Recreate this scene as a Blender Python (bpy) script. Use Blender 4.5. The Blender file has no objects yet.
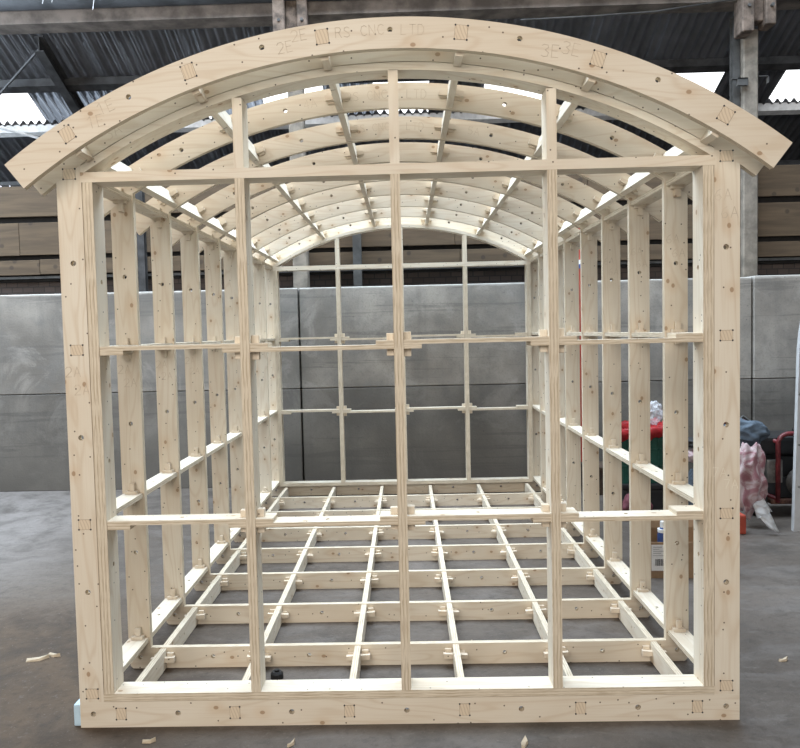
import bpy, bmesh, math, random
from mathutils import Vector, Matrix, noise
from mathutils.geometry import tessellate_polygon
random.seed(11)
C = bpy.context.scene.collection
PI = math.pi
B = 0.51437            # spacing of the cross frames
T = 0.027              # plywood thickness
CZ, RO, RI = 0.319, 2.253, 2.147   # roof arch: centre height, outer and inner radius
ANG = math.radians(37.53)          # half opening of the arch

# ------------------------------------------------------------------ materials
def new_mat(name):
    m = bpy.data.materials.new(name); m.use_nodes = True
    nt = m.node_tree; nt.nodes.clear()
    out = nt.nodes.new('ShaderNodeOutputMaterial'); b = nt.nodes.new('ShaderNodeBsdfPrincipled')
    nt.links.new(b.outputs[0], out.inputs[0])
    return m, nt, b
class NT:
    def __init__(s, nt): s.nt = nt
    def n(s, t, **kw):
        o = s.nt.nodes.new(t)
        for k, v in kw.items(): setattr(o, k, v)
        return o
    def put(s, sock, v):
        if hasattr(v, 'links'): s.nt.links.new(v, sock)
        else: sock.default_value = v
    def math(s, op, a, b=0.0, c=0.0, clamp=False):
        o = s.n('ShaderNodeMath', operation=op, use_clamp=clamp)
        s.put(o.inputs[0], a); s.put(o.inputs[1], b); s.put(o.inputs[2], c)
        return o.outputs[0]
    def vmath(s, op, a, b=(0,0,0)):
        o = s.n('ShaderNodeVectorMath', operation=op); s.put(o.inputs[0], a); s.put(o.inputs[1], b); return o.outputs[0]
    def mix(s, f, a, b, blend='MIX'):
        o = s.n('ShaderNodeMix', data_type='RGBA', blend_type=blend)
        s.put(o.inputs['Factor'], f)
        s.put(o.inputs[6], a if hasattr(a, 'links') else (*a, 1)); s.put(o.inputs[7], b if hasattr(b, 'links') else (*b, 1))
        return o.outputs[2]
    def noise(s, vec, scale, detail=3.0, rough=.5, dist=0.0):
        o = s.n('ShaderNodeTexNoise'); s.put(o.inputs['Vector'], vec)
        o.inputs['Scale'].default_value = scale; o.inputs['Detail'].default_value = detail
        o.inputs['Roughness'].default_value = rough; o.inputs['Distortion'].default_value = dist
        return o.outputs[0]
    def ramp(s, f, lo, hi):
        o = s.n('ShaderNodeMapRange', clamp=True, interpolation_type='SMOOTHSTEP'); s.put(o.inputs[0], f)
        o.inputs[1].default_value = lo; o.inputs[2].default_value = hi
        return o.outputs[0]
    def obj(s): return s.n('ShaderNodeTexCoord').outputs['Object']
    def sep(s, v):
        o = s.n('ShaderNodeSeparateXYZ'); s.put(o.inputs[0], v); return o.outputs
    def comb(s, x, y, z):
        o = s.n('ShaderNodeCombineXYZ'); s.put(o.inputs[0], x); s.put(o.inputs[1], y); s.put(o.inputs[2], z); return o.outputs[0]
    def bump(s, b, h, strength=.2, dist=.01):
        o = s.n('ShaderNodeBump'); s.put(o.inputs['Height'], h)
        o.inputs['Strength'].default_value = strength; o.inputs['Distance'].default_value = dist
        s.nt.links.new(o.outputs[0], b.inputs['Normal'])

_wood = {}
def wood(grain, across, warm=0.0):
    """pine plywood face: grain runs along `grain`, knots and pin holes spread over grain x across"""
    key = ('f', grain, across, warm)
    if key in _wood: return _wood[key]
    m, nt, b = new_mat('plywood_face_' + grain + across); N = NT(nt)
    ax = 'xyz'.index
    rnd = N.n('ShaderNodeObjectInfo').outputs['Random']
    xyz = N.sep(N.obj())
    off = N.math('MULTIPLY', rnd, 91.0)
    u = N.math('ADD', xyz[ax(grain)], off); v = N.math('ADD', xyz[ax(across)], N.math('MULTIPLY', rnd, 37.0))
    w = N.math('ADD', xyz[({0,1,2} - {ax(grain), ax(across)}).pop()], 0.0)
    st = N.comb(N.math('MULTIPLY', u, 1.1), N.math('MULTIPLY', v, 7.0), N.math('MULTIPLY', w, 7.0))
    n1 = N.noise(st, 1.0, 2.0, .5, .3)
    rings = N.math('SINE', N.math('MULTIPLY', n1, 62.0))
    rings = N.math('POWER', N.math('MULTIPLY_ADD', rings, .5, .5), 5.0)
    fine = N.noise(N.comb(N.math('MULTIPLY', u, 5.0), N.math('MULTIPLY', v, 160.0), N.math('MULTIPLY', w, 160.0)), 1.0, 2.0)
    tone = N.noise(N.comb(u, N.math('MULTIPLY', v, 2.2), w), 2.2, 2.0)
    base = N.mix(N.ramp(tone, .3, .7), (.75, .69, .58), (.685, .605, .485))
    if warm: base = N.mix(warm, base, (.64, .53, .41))
    base = N.mix(N.math('MULTIPLY', N.ramp(rnd, .0, 1.0), .30), base, (.665, .57, .455))
    col = N.mix(N.math('MULTIPLY', rings, .30), base, (.52, .39, .26))
    col = N.mix(N.math('MULTIPLY', N.ramp(fine, .45, .75), .16), col, (.50, .37, .24))
    uv = N.comb(u, v, 0.0)
    # knots
    vk = N.n('ShaderNodeTexVoronoi', voronoi_dimensions='2D'); N.put(vk.inputs['Vector'], N.vmath('MULTIPLY', uv, (.75, 1.0, 1.0))); vk.inputs['Scale'].default_value = 7.0
    kg = N.math('GREATER_THAN', N.sep(vk.outputs['Color'])[0], .50)
    kd = vk.outputs['Distance']
    halo = N.math('MULTIPLY', N.math('SUBTRACT', 1.0, N.ramp(kd, .03, .30)), kg)
    core = N.math('MULTIPLY', N.math('SUBTRACT', 1.0, N.ramp(kd, .038, .062)), kg)
    col = N.mix(N.math('MULTIPLY', halo, .28), col, (.56, .38, .22))
    col = N.mix(N.math('MULTIPLY', core, .75), col, (.32, .20, .11))
    # pin holes
    vp = N.n('ShaderNodeTexVoronoi', voronoi_dimensions='2D'); N.put(vp.inputs['Vector'], uv); vp.inputs['Scale'].default_value = 14.0
    pg = N.math('GREATER_THAN', N.sep(vp.outputs['Color'])[1], .45)
    pin = N.math('MULTIPLY', N.math('SUBTRACT', 1.0, N.ramp(vp.outputs['Distance'], .034, .05)), pg)
    col = N.mix(N.math('MULTIPLY', pin, .9), col, (.07, .045, .03))
    nt.links.new(col, b.inputs['Base Color'])
    b.inputs['Roughness'].default_value = .62; b.inputs['Specular IOR Level'].default_value = .3
    N.bump(b, fine, .06, .002)
    _wood[key] = m; return m
def ply_edge(lam, along, period=.0095):
    """laminated plywood edge: stripes stacked along `lam`"""
    key = ('e', lam, along, period)
    if key in _wood: return _wood[key]
    m, nt, b = new_mat('plywood_edge_' + lam); N = NT(nt)
    xyz = N.sep(N.obj()); ax = 'xyz'.index
    rnd = N.n('ShaderNodeObjectInfo').outputs['Random']
    p = xyz[ax(lam)]; q = N.math('ADD', xyz[ax(along)], N.math('MULTIPLY', rnd, 53.0))
    wob = N.noise(N.comb(q, 0.0, 0.0), 9.0, 3.0)
    s = N.math('SINE', N.math('ADD', N.math('MULTIPLY', p, 2 * PI / period), N.math('MULTIPLY', wob, 7.0)))
    st = N.ramp(s, -.2, .9)
    streak = N.noise(N.comb(N.math('MULTIPLY', q, 14.0), N.math('MULTIPLY', p, 420.0), 0.0), 1.0, 3.0)
    col = N.mix(N.math('MULTIPLY', st, N.ramp(wob, .3, .6)), (.69, .61, .485), (.50, .41, .295))
    col = N.mix(N.math('MULTIPLY', N.ramp(streak, .44, .72), .6), col, (.31, .235, .16))
    nt.links.new(col, b.inputs['Base Color']); b.inputs['Roughness'].default_value = .75
    b.inputs['Specular IOR Level'].default_value = .2
    _wood[key] = m; return m
def flat(name, col, rough=.6, metal=0.0, var=.12, scale=14.0, spec=.4):
    m, nt, b = new_mat(name); N = NT(nt)
    n = N.noise(N.obj(), scale, 4.0, .6)
    dark = tuple(c * (1 - var * 2.2) for c in col); lite = tuple(min(1, c * (1 + var)) for c in col)
    nt.links.new(N.mix(N.ramp(n, .3, .7), dark, lite), b.inputs['Base Color'])
    b.inputs['Roughness'].default_value = rough; b.inputs['Metallic'].default_value = metal
    b.inputs['Specular IOR Level'].default_value = spec
    return m
def emit(name, col, s):
    m = bpy.data.materials.new(name); m.use_nodes = True; nt = m.node_tree; nt.nodes.clear()
    o = nt.nodes.new('ShaderNodeOutputMaterial'); e = nt.nodes.new('ShaderNodeEmission')
    e.inputs[0].default_value = (*col, 1); e.inputs[1].default_value = s; nt.links.new(e.outputs[0], o.inputs[0]); return m

def concrete_wall_mat(k=1.0):
    m, nt, b = new_mat('precast_concrete'); N = NT(nt); co = N.obj(); xyz = N.sep(co)
    big = N.noise(co, .75, 4.0, .6); mid = N.noise(co, 4.0, 5.0, .65); fin = N.noise(co, 60.0, 3.0, .6)
    vert = N.noise(N.vmath('MULTIPLY', co, (5.0, 5.0, .5)), 1.0, 4.0, .6)
    hor = N.noise(N.vmath('MULTIPLY', co, (.5, 1.0, 14.0)), 1.0, 4.0, .65, .4)
    col = N.mix(N.ramp(big, .36, .64), (.118, .109, .098), (.245, .229, .208))
    col = N.mix(N.math('MULTIPLY', N.ramp(mid, .42, .66), .5), col, (.125, .122, .118))
    col = N.mix(N.math('MULTIPLY', N.ramp(vert, .48, .72), .42), col, (.105, .102, .097))
    col = N.mix(N.math('MULTIPLY', N.ramp(hor, .58, .62), .42), col, (.085, .082, .078))
    blot = N.noise(co, 1.7, 6.0, .7, .6)
    col = N.mix(N.math('MULTIPLY', N.ramp(blot, .52, .66), .45), col, (.29, .275, .255))
    col = N.mix(N.math('MULTIPLY', N.ramp(fin, .5, .7), .22), col, (.07, .066, .06))
    lowtone = N.math('MULTIPLY', N.math('SUBTRACT', 1.0, N.ramp(N.math('ADD', xyz[2], N.math('MULTIPLY', big, .5)), .15, 1.35)), .75)
    col = N.mix(lowtone, col, (.12, .112, .10))  # tone evens out and darkens towards the foot of the wall
    topd = N.math('MULTIPLY', N.ramp(N.math('ADD', xyz[2], N.math('MULTIPLY', mid, .05)), 1.935, 1.96), .6)
    col = N.mix(topd, col, (.47, .46, .44))
    v = N.n('ShaderNodeTexVoronoi'); N.put(v.inputs['Vector'], N.vmath('MULTIPLY', co, (1, .0, 1))); v.inputs['Scale'].default_value = 9.0
    pit = N.math('SUBTRACT', 1.0, N.ramp(v.outputs['Distance'], .03, .07))
    col = N.mix(N.math('MULTIPLY', pit, N.math('MULTIPLY', N.math('GREATER_THAN', N.sep(v.outputs['Color'])[0], .55), .75)), col, (.08, .08, .08))
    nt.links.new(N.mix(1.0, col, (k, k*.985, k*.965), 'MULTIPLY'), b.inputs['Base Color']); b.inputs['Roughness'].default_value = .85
    N.bump(b, N.math('ADD', N.math('MULTIPLY', fin, .4), mid), .35, .012)
    return m
def floor_mat():
    m, nt, b = new_mat('dusty_concrete_floor'); N = NT(nt); co = N.obj(); xyz = N.sep(co)
    big = N.noise(co, .55, 5.0, .6, .5); mid = N.noise(co, 3.0, 6.0, .65, .3); fin = N.noise(co, 45.0, 3.0, .6)
    swirl = N.noise(N.vmath('MULTIPLY', co, (1.0, 2.6, 1.0)), 1.6, 5.0, .6, 1.2)
    col = N.mix(N.ramp(big, .35, .68), (.078, .062, .050), (.130, .108, .091))
    col = N.mix(N.math('MULTIPLY', N.ramp(swirl, .44, .66), .40), col, (.175, .158, .148))
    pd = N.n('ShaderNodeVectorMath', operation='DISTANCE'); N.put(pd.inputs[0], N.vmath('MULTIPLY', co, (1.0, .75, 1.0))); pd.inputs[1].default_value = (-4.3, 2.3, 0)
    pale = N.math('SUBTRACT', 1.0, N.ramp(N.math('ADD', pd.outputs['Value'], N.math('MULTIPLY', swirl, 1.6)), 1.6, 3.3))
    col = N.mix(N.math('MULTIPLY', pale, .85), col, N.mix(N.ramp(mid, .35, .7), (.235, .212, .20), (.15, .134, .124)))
    col = N.mix(N.math('MULTIPLY', N.ramp(mid, .48, .7), .6), col, (.042, .035, .029))
    crk = N.noise(N.vmath('MULTIPLY', co, (3.0, 9.0, 1.0)), 1.3, 6.0, .7, .8)
    col = N.mix(N.math('MULTIPLY', N.ramp(crk, .58, .70), .35), col, (.19, .17, .155))
    # sawdust and earth trodden in beside the frame, lower left
    d = N.n('ShaderNodeVectorMath', operation='DISTANCE'); N.put(d.inputs[0], N.vmath('MULTIPLY', co, (.9, .62, 1.0))); d.inputs[1].default_value = (-1.75, .05, 0)
    dirt = N.math('SUBTRACT', 1.0, N.ramp(N.math('ADD', d.outputs['Value'], N.math('MULTIPLY', mid, .9)), .95, 1.9))
    dcol = N.mix(N.ramp(mid, .35, .65), (.042, .027, .016), (.098, .066, .041))
    col = N.mix(N.math('MULTIPLY', dirt, .9), col, dcol)
    grit = N.noise(co, 22.0, 5.0, .75, .4)
    col = N.mix(N.math('MULTIPLY', N.ramp(grit, .50, .68), .42), col, (.028, .021, .016))
    col = N.mix(N.math('MULTIPLY', N.math('SUBTRACT', 1.0, N.ramp(grit, .30, .42)), .30), col, (.20, .175, .155))
    spk = N.noise(co, 60.0, 2.0, .5)
    col = N.mix(N.math('MULTIPLY', N.ramp(spk, .66, .74), .22), col, (.28, .25, .22))
    col = N.mix(N.math('MULTIPLY', N.ramp(fin, .62, .72), .35), col, (.10, .09, .08))
    nt.links.new(col, b.inputs['Base Color'])
    nt.links.new(N.math('ADD', N.math('MULTIPLY', dirt, .35), N.math('MULTIPLY_ADD', mid, .35, .36)), b.inputs['Roughness'])
    b.inputs['Specular IOR Level'].default_value = .45
    N.bump(b, N.math('ADD', N.math('MULTIPLY', grit, .5), mid), .5, .014)
    return m
def brick_mat():
    m, nt, b = new_mat('sooty_brick'); N = NT(nt); co = N.obj(); x = N.sep(co)
    t = N.n('ShaderNodeTexBrick'); N.put(t.inputs['Vector'], N.comb(x[0], x[2], 0.0)); t.inputs['Scale'].default_value = 4.4
    t.inputs['Color1'].default_value = (.075, .058, .052, 1); t.inputs['Color2'].default_value = (.11, .085, .075, 1); t.inputs['Mortar'].default_value = (.05, .045, .043, 1)
    nt.links.new(t.outputs[0], b.inputs['Base Color']); b.inputs['Roughness'].default_value = .9; return m
def board_mat():
    m, nt, b = new_mat('weathered_board'); N = NT(nt); co = N.obj(); rnd = N.n('ShaderNodeObjectInfo').outputs['Random']
    x = N.sep(co); u = N.math('ADD', x[0], N.math('MULTIPLY', rnd, 40.0))
    g = N.noise(N.comb(N.math('MULTIPLY', u, 1.2), 0.0, N.math('MULTIPLY', x[2], 14.0)), 1.0, 4.0, .6, .5)
    f = N.noise(N.comb(N.math('MULTIPLY', u, 6.0), 0.0, N.math('MULTIPLY', x[2], 150.0)), 1.0, 2.0)
    col = N.mix(N.ramp(g, .3, .7), (.118, .080, .046), (.068, .045, .026))
    col = N.mix(N.math('MULTIPLY', N.ramp(f, .5, .75), .3), col, (.07, .05, .035))
    v = N.n('ShaderNodeTexVoronoi', voronoi_dimensions='2D'); N.put(v.inputs['Vector'], N.comb(u, x[2], 0.0)); v.inputs['Scale'].default_value = 4.0
    k = N.math('MULTIPLY', N.math('SUBTRACT', 1.0, N.ramp(v.outputs['Distance'], .06, .12)), N.math('GREATER_THAN', N.sep(v.outputs['Color'])[0], .5))
    col = N.mix(N.math('MULTIPLY', k, .7), col, (.04, .027, .018))
    nt.links.new(col, b.inputs['Base Color']); b.inputs['Roughness'].default_value = .8; return m
M = {}
M['endgrain'] = None
def endgrain_mat():
    m, nt, b = new_mat('end_grain'); N = NT(nt); co = N.obj(); rnd = N.n('ShaderNodeObjectInfo').outputs['Random']
    x = N.sep(co)
    a = N.math('ADD', N.math('MULTIPLY', x[0], .95), N.math('MULTIPLY', x[2], .31))
    s = N.math('SINE', N.math('ADD', N.math('MULTIPLY', a, 560.0), N.math('MULTIPLY', N.noise(co, 30.0, 2.0), 4.0)))
    col = N.mix(N.ramp(s, .1, .9), (.68, .57, .43), (.57, .46, .34))
    nt.links.new(col, b.inputs['Base Color']); b.inputs['Roughness'].default_value = .8; return m
M['end'] = endgrain_mat()
M['groove'] = flat('cut_groove', (.24, .175, .12), .9, var=.1)
M['engrave'] = flat('engraved_wood', (.59, .50, .39), .8, var=.08)
M['engrave_light'] = flat('scratched_wood', (.80, .74, .62), .8, var=.05)
M['pegwood'] = wood('x', 'z', .35)
M['floor'] = floor_mat(); M['concrete'] = concrete_wall_mat(1.45); M['concrete_lower'] = concrete_wall_mat(.92); M['brick'] = brick_mat(); M['board'] = board_mat()
M['column'] = flat('concrete_column', (.235, .205, .17), .9, var=.16, scale=9)
M['beam'] = flat('grimy_concrete_beam', (.20, .17, .15), .9, var=.22, scale=5)
M['gutter'] = flat('grey_gutter', (.07, .075, .084), .6, var=.2, scale=5)
M['steel'] = flat('dark_steel', (.045, .045, .047), .55, var=.25, scale=8)
M['steel_mid'] = flat('grey_steel', (.075, .074, .072), .5, var=.2, scale=8)
M['sheet'] = flat('sooty_corrugated_sheet', (.20, .20, .212), .65, var=.10, scale=3)
M['dark'] = flat('dark_void_board', (.02, .018, .017), .9)
M['corbel'] = flat('old_timber', (.16, .12, .095), .85, var=.3, scale=12)
M['ledge'] = flat('lit_purlin', (.62, .62, .62), .7, var=.08)  # light falling on the purlin is put into this pale colour
M['sky'] = emit('daylit_skylight', (.96, .98, 1.0), 2.4)
M['chink'] = emit('daylight_chink', (.85, .88, 1.0), 1.6)
M['green'] = flat('green_plastic', (.012, .075, .055), .45, var=.15)
M['red'] = flat('red_plastic', (.55, .03, .035), .4, var=.15)
M['tube'] = flat('red_painted_steel', (.15, .022, .026), .45, var=.25, scale=20)
M['black'] = flat('black_plastic', (.014, .014, .015), .5, var=.2)
M['rubber'] = flat('black_rubber', (.02, .02, .02), .8)
M['grey_metal'] = flat('cast_alloy', (.20, .19, .18), .5, .4, var=.2)
M['rust'] = flat('rusty_steel', (.10, .045, .03), .8, var=.3, scale=20)
M['blue_cloth'] = flat('blue_grey_cloth', (.08, .105, .135), .85, var=.2)
M['maroon'] = flat('maroon_cloth', (.15, .045, .06), .85, var=.2)
M['card'] = flat('cardboard', (.30, .195, .115), .85, var=.08)
M['paper'] = flat('white_paper', (.80, .80, .80), .8, var=.05)
M['ink'] = flat('black_ink', (.04, .04, .045), .8, var=.02)
M['foam'] = flat('pale_blue_foam', (.50, .66, .78), .75, var=.06)
M['orange'] = flat('orange_red_paint', (.36, .06, .035), .5, var=.1)
M['blue'] = flat('blue_paint', (.04, .08, .25), .5, var=.1)
M['white'] = flat('white_paint', (.78, .80, .82), .6, var=.05)
M['panelwhite'] = flat('whitewashed_board', (.44, .445, .45), .7, var=.05)
M['chip'] = flat('wood_chip', (.55, .46, .34), .85, var=.1)
M['web'] = flat('cobweb', (.6, .6, .62), .9, var=.05)
M['brownbox'] = flat('dark_brown_box', (.075, .05, .035), .8, var=.2)
def pink_mat():
    m, nt, b = new_mat('pink_patterned_blanket'); N = NT(nt); co = N.obj()
    a = N.ramp(N.noise(co, 9.0, 4.0, .6, 1.0), .40, .62)
    nt.links.new(N.mix(a, (.40, .32, .32), (.23, .10, .115)), b.inputs['Base Color']); b.inputs['Roughness'].default_value = .9; return m
M['pink'] = pink_mat()
def glass_mat():
    m, nt, b = new_mat('clear_plastic_bag'); b.inputs['Base Color'].default_value = (.8, .8, .84, 1)
    b.inputs['Roughness'].default_value = .25; b.inputs['Alpha'].default_value = .35
    N = NT(nt); N.bump(b, N.noise(N.obj(), 30.0, 3.0), .8, .02); return m
M['clear'] = glass_mat()

# ------------------------------------------------------------------ mesh helpers
def link(name, me, parent=None, loc=(0, 0, 0)):
    o = bpy.data.objects.new(name, me); C.objects.link(o); o.location = loc
    if parent: o.parent = parent
    return o
def obj(name, bm, mats, parent=None, loc=(0, 0, 0), smooth=False):
    me = bpy.data.meshes.new(name)
    bmesh.ops.recalc_face_normals(bm, faces=bm.faces[:])
    bm.to_mesh(me); bm.free()
    for m in (mats if isinstance(mats, (list, tuple)) else [mats]): me.materials.append(m)
    if smooth:
        for p in me.polygons: p.use_smooth = True
    return link(name, me, parent, loc)
def tag(o, label, cat, group=None):
    o['label'] = label; o['category'] = cat
    if group: o['group'] = group
    return o
def thing(name, label, cat, loc=(0, 0, 0), rot=0.0, group=None):
    o = bpy.data.objects.new(name, None); C.objects.link(o); o.location = loc; o.rotation_euler = (0, 0, rot)
    o.empty_display_size = .1
    return tag(o, label, cat, group)
def struct(name, o=None):
    if o is None: o = bpy.data.objects.new(name, None); C.objects.link(o)
    o['kind'] = 'structure'; return o
def box(bm, x0, x1, y0, y1, z0, z1, mat=0, rot=None, piv=None):
    vs = [bm.verts.new((x, y, z)) for x in (x0, x1) for y in (y0, y1) for z in (z0, z1)]
    for f in ((0,1,3,2), (4,6,7,5), (0,4,5,1), (2,3,7,6), (0,2,6,4), (1,5,7,3)):
        bm.faces.new([vs[i] for i in f]).material_index = mat
    if rot is not None: bmesh.ops.rotate(bm, verts=vs, cent=piv or ((x0+x1)/2, (y0+y1)/2, (z0+z1)/2), matrix=rot)
    return vs
def BX(*a, **k):
    bm = bmesh.new(); box(bm, *a, **k); return bm
def rbox(x0, x1, y0, y1, z0, z1, r=.01, seg=2):
    bm = BX(x0, x1, y0, y1, z0, z1)
    bmesh.ops.bevel(bm, geom=bm.edges[:] + bm.verts[:], offset=r, segments=seg, affect='EDGES', profile=.6); return bm
def tube(bm, pts, r, seg=10, mat=0):
    pts = [Vector(p) for p in pts]; rings = []
    for i, p in enumerate(pts):
        d = (pts[min(i+1, len(pts)-1)] - pts[max(i-1, 0)]).normalized()
        up = Vector((0, 0, 1)) if abs(d.z) < .9 else Vector((0, 1, 0))
        a = d.cross(up).normalized(); b = d.cross(a)
        rr = r[i] if isinstance(r, (list, tuple)) else r
        rings.append([bm.verts.new(p + (a * math.cos(2*PI*k/seg) + b * math.sin(2*PI*k/seg)) * rr) for k in range(seg)])
    for q, s in zip(rings, rings[1:]):
        for k in range(seg): bm.faces.new((q[k], q[(k+1) % seg], s[(k+1) % seg], s[k])).material_index = mat
    bm.faces.new(rings[0]).material_index = mat; bm.faces.new(rings[-1][::-1]).material_index = mat
def circ(u, v, r, n=14): return [(u + r*math.cos(2*PI*i/n), v + r*math.sin(2*PI*i/n)) for i in range(n)]
MAP = {'xz': lambda u, v, t: (u, t, v), 'yz': lambda u, v, t: (t, u, v), 'xy': lambda u, v, t: (u, v, t)}
def plate(outline, holes, plane, t0, t1):
    """a flat board: outline with round holes cut right through; material 0 = faces, 1 = edges"""
    bm = bmesh.new(); f = MAP[plane]; loops = [outline] + holes
    flatpts = [p for l in loops for p in l]
    a = [bm.verts.new(f(u, v, t0)) for u, v in flatpts]; b = [bm.verts.new(f(u, v, t1)) for u, v in flatpts]
    if not holes and len(outline) == 4:
        bm.faces.new(a); bm.faces.new(b)
    else:
        for t in tessellate_polygon([[Vector((u, v, 0)) for u, v in l] for l in loops]):
            for s in (a, b):
                try: bm.faces.new([s[i] for i in t])
                except ValueError: pass
    k = 0
    for l in loops:
        n = len(l)
        for i in range(n):
            j = (i+1) % n
            bm.faces.new((a[k+i], a[k+j], b[k+j], b[k+i])).material_index = 1
        k += n
    return bm
def rect(u0, u1, v0, v1): return [(u0, v0), (u1, v0), (u1, v1), (u0, v1)]
def AP(ang, r): return (r*math.sin(ang), CZ + r*math.cos(ang))
def arch_outline(ro, ri, a0, a1, n=72):
    o = [AP(a0 + (a1-a0)*i/n, ro) for i in range(n+1)]
    return o + [AP(a1 + (a0-a1)*i/n, ri) for i in range(n+1)]
def arcz(x, r): return CZ + math.sqrt(r*r - x*x)
def copy_tree(o, parent, loc=None):
    c = o.copy(); C.objects.link(c); c.parent = parent
    if loc is not None: c.location = loc
    for ch in o.children:
        d = ch.copy(); C.objects.link(d); d.parent = c
    return c
# single-stroke lettering as cut by a router
FONT = {'1': [[(0,.8),(.3,1),(.3,0)]], '2': [[(0,.8),(.15,1),(.45,1),(.6,.8),(.55,.55),(0,0),(.6,0)]],
 '3': [[(0,.9),(.2,1),(.5,.95),(.55,.75),(.3,.55),(.58,.35),(.5,.05),(.2,0),(0,.1)]], '4': [[(.45,0),(.45,1),(0,.3),(.6,.3)]],
 '5': [[(.55,1),(.05,1),(.03,.55),(.4,.6),(.58,.35),(.4,.02),(0,.05)]], '6': [[(.5,1),(.2,.8),(0,.4),(.1,.05),(.4,0),(.58,.25),(.4,.5),(.05,.35)]],
 '7': [[(0,1),(.6,1),(.2,0)]], 'A': [[(0,0),(.32,1),(.65,0)],[(.12,.36),(.53,.36)]], 'E': [[(.55,1),(0,1),(0,0),(.55,0)],[(0,.52),(.45,.52)]],
 'R': [[(0,0),(0,1),(.4,1),(.55,.78),(.4,.52),(0,.52)],[(.3,.52),(.58,0)]], 'S': [[(.55,.88),(.35,1),(.08,.92),(.05,.68),(.5,.38),(.55,.12),(.3,0),(0,.1)]],
 'C': [[(.6,.85),(.38,1),(.12,.9),(0,.5),(.12,.1),(.38,0),(.6,.15)]], 'N': [[(0,0),(0,1),(.58,0),(.58,1)]], 'L': [[(0,1),(0,0),(.5,0)]],
 'T': [[(0,1),(.6,1)],[(.3,1),(.3,0)]], 'D': [[(0,0),(0,1),(.35,1),(.58,.7),(.58,.3),(.35,0),(0,0)]], ' ': []}
def lettering(text, cx, cz, h, ang, y, parent, mat='engrave', w=.0020):
    h *= .8
    bm = bmesh.new(); adv = .85*h; x = -adv*len(text)/2
    for ch in text:
        for line in FONT[ch]:
            for (a, b), (c, d) in zip(line, line[1:]):
                p = Vector((x + a*h, (b-.5)*h)); q = Vector((x + c*h, (d-.5)*h)); n = (q-p).normalized(); s = Vector((-n.y, n.x))*w/2; n = n*w*.3
                cs = [p - n + s, q + n + s, q + n - s, p - n - s]
                vv = []
                for yy in (y - .0006, y + .002):
                    for v in cs:
                        X = v.x*math.cos(ang) + v.y*math.sin(ang); Z = -v.x*math.sin(ang) + v.y*math.cos(ang)
                        vv.append(bm.verts.new((cx + X, yy, cz + Z)))
                bm.faces.new(vv[:4]); bm.faces.new(vv[4:])
                for i in range(4): bm.faces.new((vv[i], vv[(i+1) % 4], vv[4+(i+1) % 4], vv[4+i]))
        x += adv
    return obj('lettering', bm, M[mat], parent)
def tenon(cx, cz, w, h, ang, y, parent):
    """end of a through tenon showing on a face: end grain, dark joint line, router dog-bones at the corners"""
    rot = Matrix.Rotation(ang, 3, 'Y'); piv = (cx, y, cz)
    bm = bmesh.new()
    box(bm, cx-w/2-.0010, cx+w/2+.0010, y-.0006, y+.004, cz-h/2-.0010, cz+h/2+.0010, 1, rot, piv)
    box(bm, cx-w/2, cx+w/2, y-.0012, y+.004, cz-h/2, cz+h/2, 0, rot, piv)
    for sx in (-1, 1):
        for sz in (-1, 1):
            p = rot @ Vector((sx*w/2, 0, sz*h/2)) + Vector(piv)
            tube(bm, [(p.x, y-.0016, p.z), (p.x, y+.004, p.z)], (.0034), 8, 2)
    return obj('tenon', bm, [M['end'], M['groove'], M['ink']], parent)

# ------------------------------------------------------------------ the timber frame
FR = thing('timber_frame', 'large pale plywood frame with arched ribs, studs and joists pegged together, standing on the floor', 'wooden frame')
WX = [wood('x', 'z'), ply_edge('y', 'x')]; WZ = [wood('z', 'x'), ply_edge('y', 'z')]
RAILM = [wood('y', 'x'), ply_edge('z', 'y')]; STRM = [wood('y', 'z'), ply_edge('x', 'y')]
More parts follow.
